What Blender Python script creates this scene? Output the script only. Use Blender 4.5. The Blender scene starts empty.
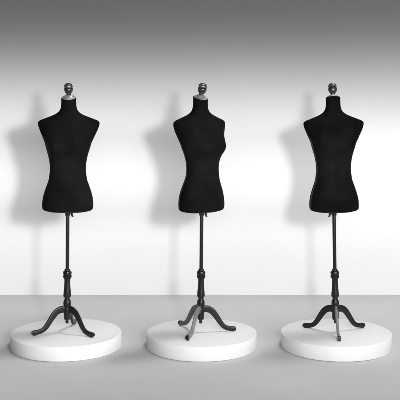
import bpy, bmesh, math, random
from mathutils import Vector, Matrix
R = math.radians
scene = bpy.context.scene
col = scene.collection
PX = 0.00645            # metres per photo pixel at the dress forms
CAM_Z = 1.6255           # above the platform tops (z = 0)
FLOOR_Z = -0.091
WALL_Y = 7.74
ROW_Y = 6.25
FOC = 969.0               # focal length in photo pixels
HOR = 80                  # photo row of the horizon

# ------------------------------------------------------------------ materials
def mat(name):
    m = bpy.data.materials.new(name); m.use_nodes = True
    nt = m.node_tree; b = nt.nodes['Principled BSDF']
    return m, nt, b

def noise(nt, scale, detail=4, rough=0.55, coord='Object', vec=None, stretch=None):
    tc = nt.nodes.new('ShaderNodeTexCoord')
    n = nt.nodes.new('ShaderNodeTexNoise')
    n.inputs['Scale'].default_value = scale
    n.inputs['Detail'].default_value = detail
    n.inputs['Roughness'].default_value = rough
    if stretch:
        mp = nt.nodes.new('ShaderNodeMapping'); mp.inputs['Scale'].default_value = stretch
        nt.links.new(tc.outputs[coord], mp.inputs[0]); nt.links.new(mp.outputs[0], n.inputs['Vector'])
    else:
        nt.links.new(tc.outputs[coord], n.inputs['Vector'])
    return n

def vary(nt, b, src, lo, hi, p0=0.3, p1=0.7, socket='Base Color'):
    r = nt.nodes.new('ShaderNodeMapRange')
    r.inputs['From Min'].default_value = p0; r.inputs['From Max'].default_value = p1
    if socket == 'Base Color':
        mx = nt.nodes.new('ShaderNodeMix'); mx.data_type = 'RGBA'
        mx.inputs[6].default_value = (*lo, 1); mx.inputs[7].default_value = (*hi, 1)
        nt.links.new(src, r.inputs[0]); nt.links.new(r.outputs[0], mx.inputs[0])
        nt.links.new(mx.outputs[2], b.inputs[socket])
    else:
        r.inputs['To Min'].default_value = lo; r.inputs['To Max'].default_value = hi
        nt.links.new(src, r.inputs[0]); nt.links.new(r.outputs[0], b.inputs[socket])

def bump(nt, b, src, strength, dist):
    bp = nt.nodes.new('ShaderNodeBump')
    bp.inputs['Strength'].default_value = strength; bp.inputs['Distance'].default_value = dist
    nt.links.new(src, bp.inputs['Height']); nt.links.new(bp.outputs[0], b.inputs['Normal'])

def g(v): return (v, v, v)

m_wall, nt, b = mat('matte_white_wall')
n = noise(nt, 1.3, 5); vary(nt, b, n.outputs[0], g(0.845), g(0.865))
b.inputs['Roughness'].default_value = 0.95; b.inputs['Specular IOR Level'].default_value = 0.1
n = noise(nt, 220, 2); bump(nt, b, n.outputs[0], 0.05, 0.002)

m_floor, nt, b = mat('matte_grey_floor')
n = noise(nt, 2.1, 6); vary(nt, b, n.outputs[0], g(0.555), g(0.59))
b.inputs['Roughness'].default_value = 0.85; b.inputs['Specular IOR Level'].default_value = 0.15
n = noise(nt, 260, 2); bump(nt, b, n.outputs[0], 0.06, 0.002)

m_plat, nt, b = mat('white_painted_board')
n = noise(nt, 6, 5); vary(nt, b, n.outputs[0], g(0.80), g(0.83))
b.inputs['Roughness'].default_value = 0.6; b.inputs['Specular IOR Level'].default_value = 0.25
n = noise(nt, 45, 3); bump(nt, b, n.outputs[0], 0.06, 0.002)

m_fab, nt, b = mat('black_jersey')
n = noise(nt, 3.2, 7, .62); vary(nt, b, n.outputs[0], g(0.0020), g(0.0085), .35, .68)
b.inputs['Roughness'].default_value = 0.9; b.inputs['Specular IOR Level'].default_value = 0.05
b.inputs['Sheen Weight'].default_value = 0.11; b.inputs['Sheen Roughness'].default_value = 0.2
b.inputs['Sheen Tint'].default_value = (0.8, 0.8, 0.8, 1)
n = noise(nt, 900, 2, stretch=(1, 1, 0.35)); bump(nt, b, n.outputs[0], 0.25, 0.001)

m_seam, nt, b = mat('black_seam_tape')
n = noise(nt, 60, 3); vary(nt, b, n.outputs[0], g(0.007), g(0.013))
b.inputs['Roughness'].default_value = 0.8
b.inputs['Sheen Weight'].default_value = 0.08; b.inputs['Specular IOR Level'].default_value = 0.2; b.inputs['Sheen Roughness'].default_value = 0.4

m_lacq, nt, b = mat('black_lacquered_wood')
n = noise(nt, 14, 6, stretch=(1, 1, 0.25)); vary(nt, b, n.outputs[0], g(0.005), g(0.011))
b.inputs['Roughness'].default_value = 0.36
b.inputs['Specular IOR Level'].default_value = 0.35
n = noise(nt, 40, 5, stretch=(1, 1, 0.15)); bump(nt, b, n.outputs[0], 0.12, 0.002)

m_pole, nt, b = mat('black_painted_steel')
n = noise(nt, 60, 3); vary(nt, b, n.outputs[0], g(0.007), g(0.012))
b.inputs['Roughness'].default_value = 0.38; b.inputs['Specular IOR Level'].default_value = 0.35

m_silver, nt, b = mat('brushed_silver_metal')
b.inputs['Metallic'].default_value = 0.75
n = noise(nt, 80, 4); vary(nt, b, n.outputs[0], g(0.42), g(0.74))
n2 = noise(nt, 40, 4); vary(nt, b, n2.outputs[0], 0.30, 0.45, socket='Roughness')

m_pewter, nt, b = mat('dark_pewter')
b.inputs['Metallic'].default_value = 0.7
n = noise(nt, 55, 4); vary(nt, b, n.outputs[0], g(0.05), g(0.10))
b.inputs['Roughness'].default_value = 0.33

m_nickel, nt, b = mat('worn_nickel')
b.inputs['Metallic'].default_value = 0.7
n = noise(nt, 45, 4); vary(nt, b, n.outputs[0], g(0.05), g(0.26), .42, .60)
b.inputs['Roughness'].default_value = 0.4

m_grey_sheen, nt, b = mat('lacquer_grey_sheen')  # grey reflection on the black lacquer, put into the base colour
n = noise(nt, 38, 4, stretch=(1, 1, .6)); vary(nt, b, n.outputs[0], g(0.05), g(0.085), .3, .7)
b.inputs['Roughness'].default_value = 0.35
m_pale_sheen, nt, b = mat('lacquer_pale_sheen')  # brighter sheen of the front legs, painted in as a pale colour
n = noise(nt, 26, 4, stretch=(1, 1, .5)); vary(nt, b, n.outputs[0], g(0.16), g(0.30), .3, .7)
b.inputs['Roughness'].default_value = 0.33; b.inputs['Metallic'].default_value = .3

m_rubber, nt, b = mat('black_rubber')
n = noise(nt, 90, 3); vary(nt, b, n.outputs[0], g(0.010), g(0.016))
b.inputs['Roughness'].default_value = 0.7

# ------------------------------------------------------------------ mesh data
def to_mesh(name, bm, m, smooth=True, angle=40):
    bmesh.ops.recalc_face_normals(bm, faces=bm.faces)
    me = bpy.data.meshes.new(name); bm.to_mesh(me); bm.free()
    me.materials.append(m)
    for p in me.polygons: p.use_smooth = smooth
    if smooth:
        try: me.set_sharp_from_angle(angle=R(angle))
        except Exception: pass
    return me

def rings(bm, loops, close_ends=True):
    prev = None; first = None
    for lp in loops:
        vs = [bm.verts.new(p) for p in lp]
        if prev:
            k = len(vs)
            for i in range(k):
                bm.faces.new((prev[i], prev[(i+1) % k], vs[(i+1) % k], vs[i]))
        else: first = vs
        prev = vs
    if close_ends:
        bm.faces.new(first[::-1]); bm.faces.new(prev)

def lathe(name, prof, m, seg=40, angle=40):
    bm = bmesh.new()
    rings(bm, [[(r*math.cos(2*math.pi*i/seg), r*math.sin(2*math.pi*i/seg), z) for i in range(seg)] for r, z in prof])
    return to_mesh(name, bm, m, True, angle)

def catmull(pts, n):
    out = []
    P = [pts[0]] + list(pts) + [pts[-1]]
    for i in range(1, len(P)-2):
        for k in range(n):
            t = k/n
            out.append(tuple(0.5*((2*b_) + (-a+c)*t + (2*a-5*b_+4*c-d)*t*t + (-a+3*b_-3*c+d)*t**3)
                       for a, b_, c, d in zip(P[i-1], P[i], P[i+1], P[i+2])))
    out.append(tuple(pts[-1]))
    return out

def py(y): return (332 - y)*PX

# torso: (photo row, half width px, front depth m, back depth m, centre shift back m, squareness)
ROWS = [
 (98.0, 7.5, .047, .047, .022, 2.0),
 (103, 7.5, .047, .047, .022, 2.0),
 (107.5, 7.9, .048, .048, .022, 2.0),
 (111, 9.5, .050, .051, .022, 2.0),
 (113.5, 12.3, .053, .055, .024, 2.0),
 (115.5, 16.2, .056, .060, .026, 2.0),
 (117.3, 20.8, .059, .064, .028, 2.05),
 (119.0, 25.2, .062, .067, .030, 2.1),
 (120.6, 29.0, .065, .070, .030, 2.2),
 (122.5, 30.8, .068, .073, .030, 2.35),
 (125.5, 30.6, .072, .077, .029, 2.5),
 (129, 29.4, .077, .081, .027, 2.6),
 (133, 27.7, .082, .084, .024, 2.6),
 (138, 25.3, .089, .086, .019, 2.5),
 (143, 23.1, .094, .087, .014, 2.4),
 (148, 21.7, .095, .086, .009, 2.3),
 (153, 20.2, .092, .083, .004, 2.2),
 (158, 19.0, .088, .079, .000, 2.15),
 (164, 18.1, .084, .076, -.003, 2.1),
 (170, 17.9, .083, .077, -.004, 2.1),
 (175, 18.4, .085, .081, -.004, 2.1),
 (180, 19.2, .090, .089, -.002, 2.15),
 (186, 21.3, .096, .098, .000, 2.2),
 (192, 23.3, .101, .105, .000, 2.2),
 (198, 24.8, .104, .109, .000, 2.2),
 (203, 25.4, .105, .110, .000, 2.2),
 (206.5, 25.4, .104, .109, .000, 2.2),
 (208.6, 25.0, .102, .107, .000, 2.2),
 (210.0, 23.6, .097, .102, .000, 2.2),
 (210.6, 22.0, .090, .095, .000, 2.2)]

def section_point(row, ang):
    y, a, f, bk, yc, nn = row
    a *= PX; c, s = math.cos(ang), math.sin(ang)
    e = 2/nn
    X = a*math.copysign(abs(c)**e, c)
    D = (bk if s > 0 else f)
    Y = yc + D*math.copysign(abs(s)**e, s)
    z = py(y)
    if s < 0:       # bust, under the chest it falls in more steeply
        dz = z - py(145.5)
        sz = .074 if dz > 0 else .046
        for sx in (-1, 1):
            w = math.exp(-((X - sx*.066)**2)/(2*.050**2) - dz*dz/(2*sz*sz))
            Y -= .066*w*min(1, abs(s)**.6*1.15)
            X += sx*.004*w
        # belly
        Y -= .006*math.exp(-(X/.07)**2 - ((z-py(188))/.05)**2)
    else:           # shoulder blades and seat
        for sx in (-1, 1):
            Y += .010*math.exp(-((X-sx*.075)/.05)**2 - ((z-py(134))/.06)**2)
            Y += .012*math.exp(-((X-sx*.07)/.06)**2 - ((z-py(197))/.05)**2)
        Y -= .008*math.exp(-(X/.02)**2)*(1 if z < py(116) else 0)*max(0, min(1, (z-py(212))/.1))
    k = max(0, min(1, (z - py(113))/(py(104)-py(113))))
    k = k*k*(3-2*k)
    z += .30*(Y - .022)*k          # the neck top slopes down to the front
    return (X, Y, z)

DENSE = catmull(ROWS, 5)
SEG = 112
bm = bmesh.new()
loops = []
for row in DENSE:
    loops.append([section_point(row, 2*math.pi*i/SEG) for i in range(SEG)])
rings(bm, loops)
me_torso = to_mesh('torso', bm, m_fab, True, 70)

def side_strip(sx):
    bm = bmesh.new(); lps = []
    rows = [r for r in DENSE if 136 < r[0] < 209]
    for r in rows:
        base = .24 if sx > 0 else math.pi-.24
        p = Vector(section_point(r, base)); q1 = Vector(section_point(r, base+.1)); q2 = Vector(section_point(r, base-.1))
        t = (q1-q2).normalized(); nrm = Vector((sx*.9, .42, 0)).normalized()
        w = .0085; h = .0009
        lps.append([p + t*w - nrm*.001, p + t*w*.9 + nrm*h, p - t*w*.9 + nrm*h, p - t*w - nrm*.001])
    rings(bm, lps)
    return to_mesh('side_seam', bm, m_seam, True, 60)
me_seam = [side_strip(-1), side_strip(1)]

def bottom_board():
    bm = bmesh.new(); row = ROWS[-1]; lps = []
    for sc, z in ((.84, .0005), (.86, -.001), (.85, -.005), (.80, -.006)):
        lps.append([(X*sc, Y*sc, py(210.6)+z) for X, Y, _ in
                    (section_point(row, 2*math.pi*i/64) for i in range(64))])
    rings(bm, lps)
    return to_mesh('base_board', bm, m_rubber)
me_board = bottom_board()

me_plate = lathe('neck_plate', [(.043, 0), (.0445, .0015), (.0445, .0045), (.043, .006), (.034, .0065), (.031, .010), (.027, .015), (.021, .019), (.014, .021), (.012, .0225)], m_silver, 48, 35)
me_finial = lathe('finial', [(.0125, .020), (.0135, .025), (.0165, .030), (.0215, .036), (.0255, .043), (.0282, .051), (.0290, .059), (.0280, .066), (.0240, .071), (.0190, .0735)], m_pewter, 48, 35)
me_fcap = lathe('finial_cap', [(.0185, .0728), (.0265, .0740), (.0290, .0760), (.0290, .0785), (.0268, .0805), (.0262, .0830), (.0248, .0880), (.0215, .0925), (.0160, .0960), (.0090, .0982), (.002, .0990)], m_nickel, 48, 35)

# central steel pole
me_pole = lathe('pole', [(.0100, py(273)), (.0118, py(272)), (.0118, py(211.9)), (.0105, py(211.7))], m_pole, 32)
me_sock = lathe('socket', [(.0150, py(215.5)), (.0168, py(215)), (.0168, py(212.6)), (.0260, py(212.2)), (.0260, py(211.95))], m_pole, 32)
# turned column; radii in px
colp = [(3.0, 270.6), (4.0, 271.2), (4.35, 272.3), (4.35, 273.6), (3.9, 274.3), (3.9, 274.9), (4.4, 275.6), (4.4, 276.8), (3.7, 278.0),
        (3.0, 279.4), (2.95, 281), (3.05, 284), (3.3, 288), (3.65, 292), (3.9, 294.8), (3.8, 296.2), (3.0, 297.2), (2.55, 298.0), (2.6, 298.8),
        (3.3, 299.8), (3.75, 301.4), (3.9, 303.4), (3.7, 305.4), (3.2, 306.8), (2.9, 307.6), (3.3, 308.4), (3.35, 309.2), (3.35, 318.0), (2.9, 319.2), (1.9, 320.0),
        (1.4, 320.6), (1.75, 321.6), (1.5, 322.8), (.6, 323.4)]
me_col = lathe('turned_column', [(r*PX, py(y)) for r, y in colp], m_lacq, 40, 32)
me_ring = lathe('collar', [(.0150, py(271.0)), (.0185, py(270.8)), (.0190, py(269.6)), (.0170, py(269.0)), (.0125, py(268.8))], m_pole, 32)

# leg: cabriole outline in the plane (r outwards, z up), then given thickness
def leg_mesh(m=None):
    cl = [(.010, .146, .023), (.030, .150, .0225), (.055, .146, .0215), (.080, .132, .0205), (.102, .108, .0190), (.122, .081, .0175),
          (.140, .056, .0165), (.158, .037, .0155), (.180, .0245, .0150), (.205, .0190, .0150), (.228, .0175, .0150), (.240, .0180, .0130), (.247, .0190, .0085)]
    d = catmull(cl, 4); bm = bmesh.new(); lps = []
    d = [(r*.935, z, h) for r, z, h in d]
    for i, (r, z, h) in enumerate(d):
        a = d[max(0, i-1)]; c = d[min(len(d)-1, i+1)]
        t = Vector((c[0]-a[0], 0, c[1]-a[1])).normalized(); nrm = Vector((-t.z, 0, t.x))
        w = .0082 + .003*max(0, (r-.17)/.07)
        lp = []
        for k in range(16):
            an = 2*math.pi*k/16; cs, sn = math.cos(an), math.sin(an)
            e = .45
            o = Vector((r, 0, z)) + nrm*(h*math.copysign(abs(sn)**e, sn)) + Vector((0, w*math.copysign(abs(cs)**e, cs), 0))
            lp.append(o)
        lps.append(lp)
    rings(bm, lps)
    me = to_mesh('leg', bm, m or m_lacq, True, 50)
    me.materials.append(m_lacq)
    for p in me.polygons:
        if p.center.x > .212 or p.center.x < .022: p.material_index = 1
    return me
me_leg = leg_mesh(); me_leg_grey_sheen = leg_mesh(m_grey_sheen); me_leg_pale_sheen = leg_mesh(m_pale_sheen)
me_pad = lathe('rubber_pad', [(.0095, .0002), (.0105, .001), (.0105, .0035), (.009, .0045)], m_rubber, 24)

# locking knob below the torso, pointing along +x
def knob_mesh():
    bm = bmesh.new()
    def cyl(prof, n=20):
        rings(bm, [[(x, r*math.cos(2*math.pi*i/n), r*math.sin(2*math.pi*i/n)) for i in range(n)] for r, x in prof])
    cyl([(.0035, .010), (.0035, .024)])
    cyl([(.0060, .021), (.0085, .022), (.0100, .026), (.0092, .031), (.0060, .034), (.0030, .035)])
    for s in (-1, 1):
        lps = []
        for t in range(7):
            u = t/6; zc = s*(.004 + .016*u); xx = .027 + .006*u; hw = .004 + .0035*math.sin(math.pi*min(1, u*1.0))
            lps.append([(xx-hw, -.002, zc), (xx+hw, -.002, zc), (xx+hw, .002, zc), (xx-hw, .002, zc)])
        rings(bm, lps)
    return to_mesh('knob', bm, m_pole, True, 40)
me_knob = knob_mesh()

# ------------------------------------------------------------------ objects
def obj(name, me, parent=None, loc=(0, 0, 0), rot=(0, 0, 0)):
    o = bpy.data.objects.new(name, me); col.objects.link(o)
    o.location = loc; o.rotation_euler = rot; o.parent = parent
    return o

def mannequin(loc, lean, face, legs, knob_ang, label, width=1.0, odd={}):
    root = obj('dress_form', None, None, loc, (0, R(lean), 0))
    root['label'] = label; root['category'] = 'dress form'; root['group'] = 'dress forms on round platforms'
    f = R(face)
    t = obj('torso', me_torso, root, rot=(0, 0, f))
    t.scale = (width, 1, 1)
    for me in me_seam: obj('side_seam', me, t)
    obj('base_board', me_board, t)
    # neck hardware sits square on the sloping neck top: leans to the front
    nz = py(98.0) + .0006
    M = Matrix.Rotation(f, 4, 'Z') @ Matrix.Translation((0, .022, nz)) @ Matrix.Rotation(math.atan(.30), 4, 'X')
    pl = obj('neck_plate', me_plate, root); pl.matrix_local = M
    fi = obj('finial', me_finial, root); fi.matrix_local = M
    obj('finial_cap', me_fcap, fi)
    po = obj('pole', me_pole, root)
    so = obj('socket', me_sock, root, rot=(0, 0, R(knob_ang)))
    obj('knob', me_knob, so, loc=(0, 0, py(214.0)))
    cl = obj('turned_column', me_col, root)
    obj('collar', me_ring, cl)
    for k in range(3):
        a = R(legs + 120*k)
        lg = obj('leg', odd.get(k, me_leg), root, rot=(0, 0, a))
        if k in odd: lg['label'] = 'leg with a pale sheen put into its colour and a black foot' if odd[k] is me_leg_pale_sheen else 'leg with a grey sheen put into its colour and a black foot'
        obj('rubber_pad', me_pad, lg, loc=(.213, 0, 0))
    return root

mannequin(((67.0-200)*PX, ROW_Y, .0), 0.32, 0, 84, 5,
          'black dress form seen square from the front, chest towards us, on the platform at left')
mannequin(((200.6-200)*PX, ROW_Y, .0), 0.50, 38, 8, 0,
          'black dress form turned part way sideways, bust in profile, on the middle platform', 1.0, {1: me_leg_grey_sheen, 2: me_leg_pale_sheen})
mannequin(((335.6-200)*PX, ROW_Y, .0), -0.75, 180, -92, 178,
          'black dress form seen from the back, on the platform at right', .968, {0: me_leg_pale_sheen})

def platform(x, label):
    bm = bmesh.new(); n = 160; rad = .355; h = -FLOOR_Z; bv = .0035
    prof = [(rad-.004, FLOOR_Z+.0005), (rad-.001, FLOOR_Z+.002), (rad, FLOOR_Z+.005), (rad, -bv), (rad-bv*.3, -bv*.3), (rad-bv, 0)]
    rings(bm, [[(r*math.cos(2*math.pi*i/n), r*math.sin(2*math.pi*i/n), z-FLOOR_Z-.0005) for i in range(n)] for r, z in prof])
    me = to_mesh('platform', bm, m_plat, True, 60)
    o = obj('platform', me, None, (x, ROW_Y, FLOOR_Z + .0005))
    o['label'] = label; o['category'] = 'platform'; o['group'] = 'round white platforms'
platform((66.0-200)*PX, 'round white platform under the dress form that shows its front')
platform((201.5-200)*PX, 'round white platform under the dress form turned part way sideways')
platform((336.0-200)*PX, 'round white platform under the dress form that shows its back')

def sheet(name, pts, m):
    bm = bmesh.new(); bm.faces.new([bm.verts.new(p) for p in pts])
    me = bpy.data.meshes.new(name); bm.to_mesh(me); bm.free(); me.materials.append(m)
    o = obj(name, me); o['kind'] = 'structure'
    return o
sheet('floor', [(-7, -2.5, FLOOR_Z), (7, -2.5, FLOOR_Z), (7, WALL_Y+.05, FLOOR_Z), (-7, WALL_Y+.05, FLOOR_Z)], m_floor)
# wall as a slab with depth
bm = bmesh.new()
bmesh.ops.create_cube(bm, size=1, matrix=Matrix.Translation((0, WALL_Y+.06, 1.7)) @ Matrix.Diagonal((14, .12, 4.0, 1)))
me = bpy.data.meshes.new('wall'); bm.to_mesh(me); bm.free(); me.materials.append(m_wall)
w = obj('wall', me); w['kind'] = 'structure'

# ------------------------------------------------------------------ light
world = bpy.data.worlds.new('World'); scene.world = world; world.use_nodes = True
bg = world.node_tree.nodes['Background']
AMB = 0.075
bg.inputs[0].default_value = (AMB, AMB, AMB, 1)   # dim neutral room light; bg.inputs[1].default_value = 1

# key and fill: lamps beside the camera with a shaped beam, cut off upwards like barn doors
KEY = (0.81, 0.8, 1.88)
KD = WALL_Y - KEY[1]
def wall_tan(y):      # elevation tangent, from the key, of the wall point seen at photo row y
    z = CAM_Z + (HOR-y)*WALL_Y/FOC
    return (z-KEY[2])/KD
# beam profile: wall irradiance wanted against photo row, then against tangent below the wall
def s2l(v): return ((v+.055)/1.055)**2.4
ROWTONE = [(36, .46), (50, .545), (62, .61), (75, .69), (88, .76), (100, .82), (120, .91), (140, 1.0), (165, 1.03), (195, 1.025), (220, .955), (250, .925), (292, .895)]
PROFILE = [(26, 0)] + [(y, max(.0, s2l(v) - (.155 + .09*(y-36)/256))) for y, v in ROWTONE]
LOW = [(-.499, 0), (-.465, .20), (-.40, .26), (-.36, .46), (-.32, .53)]
def shaped(ld, share, power, area=None):
    ld.use_nodes = True
    nt = ld.node_tree; em = nt.nodes['Emission']
    ge = nt.nodes.new('ShaderNodeNewGeometry'); sp = nt.nodes.new('ShaderNodeSeparateXYZ')
    tc = nt.nodes.new('ShaderNodeTexCoord')
    sgn = 1
    nt.links.new(tc.outputs['Normal'] if area is None else ge.outputs['Incoming'], sp.inputs[0])
    def mth(op, a, b_=None):
        n = nt.nodes.new('ShaderNodeMath'); n.operation = op
        for i, v in enumerate((a, b_)):
            if v is None: continue
            if isinstance(v, (int, float)): n.inputs[i].default_value = v
            else: nt.links.new(v, n.inputs[i])
        return n.outputs[0]
    yy = mth('MAXIMUM', sp.outputs[1], .25)
    tt = mth('DIVIDE', sp.outputs[2], yy)
    ramp = nt.nodes.new('ShaderNodeValToRGB')
    nt.links.new(mth('ADD', tt, .5), ramp.inputs[0])          # tangent -0.5 .. 0.5 -> 0 .. 1
    cr = ramp.color_ramp; cr.interpolation = 'LINEAR'
    pts = sorted([(wall_tan(y)+.5, v) for y, v in PROFILE] + [(t+.5, v) for t, v in LOW])
    while len(cr.elements) > 1: cr.elements.remove(cr.elements[-1])
    cr.elements[0].position = pts[0][0]; cr.elements[0].color = (*g(pts[0][1]), 1)
    for p, v in pts[1:]:
        e = cr.elements.new(p); e.color = (*g(v), 1)
    K = share*KD**2/.855*math.pi*(4*math.pi if area is None else 4*area/area)
    nt.links.new(mth('MULTIPLY', mth('MULTIPLY', ramp.outputs[0], mth('POWER', yy, -power)), K), em.inputs['Strength'])
KEY_SHARE = .43
ld = bpy.data.lights.new('key_lamp', 'POINT'); ld.energy = 1.0; ld.shadow_soft_size = .17
shaped(ld, KEY_SHARE, 3.0)
lo = bpy.data.objects.new('key_lamp', ld); col.objects.link(lo); lo.location = KEY
ld = bpy.data.lights.new('fill_lamp', 'AREA'); ld.shape = 'RECTANGLE'; ld.size = 5.6; ld.size_y = .75; ld.energy = 1.0
shaped(ld, 1-KEY_SHARE, 4.0, 5.6*.75)
lo = bpy.data.objects.new('fill_lamp', ld); col.objects.link(lo); lo.location = (2.5, KEY[1], KEY[2]); lo.rotation_euler = (R(90), 0, 0)

# overhead lamp from the right, far away and in line with the wall so it only rakes it
def spot(name, loc, aim, power, size, cone, blend):
    d = bpy.data.lights.new(name, 'SPOT'); d.energy = power; d.shadow_soft_size = size
    d.spot_size = R(cone); d.spot_blend = blend
    o = bpy.data.objects.new(name, d); col.objects.link(o); o.location = loc
    o.rotation_euler = (Vector(aim)-Vector(loc)).to_track_quat('-Z', 'Y').to_euler()
    return o
spot('top_lamp', (3.1, 7.66, 11.0), (0, 6.2, 0), 2050, 1.1, 50, .5)

# ------------------------------------------------------------------ camera
cd = bpy.data.cameras.new('camera'); cam = bpy.data.objects.new('camera', cd); col.objects.link(cam)
cam.location = (0, 0, CAM_Z); cam.rotation_euler = (R(90), 0, 0)
cd.sensor_width = 36; cd.lens = FOC/400*36; cd.shift_y = -(200-HOR)/400; cd.clip_end = 100
scene.camera = cam
scene.render.engine = 'CYCLES'
scene.render.resolution_x = 1024; scene.render.resolution_y = 1024
vs = scene.view_settings; vs.view_transform = 'Standard'; vs.look = 'None'; vs.exposure = 0; vs.gamma = 1
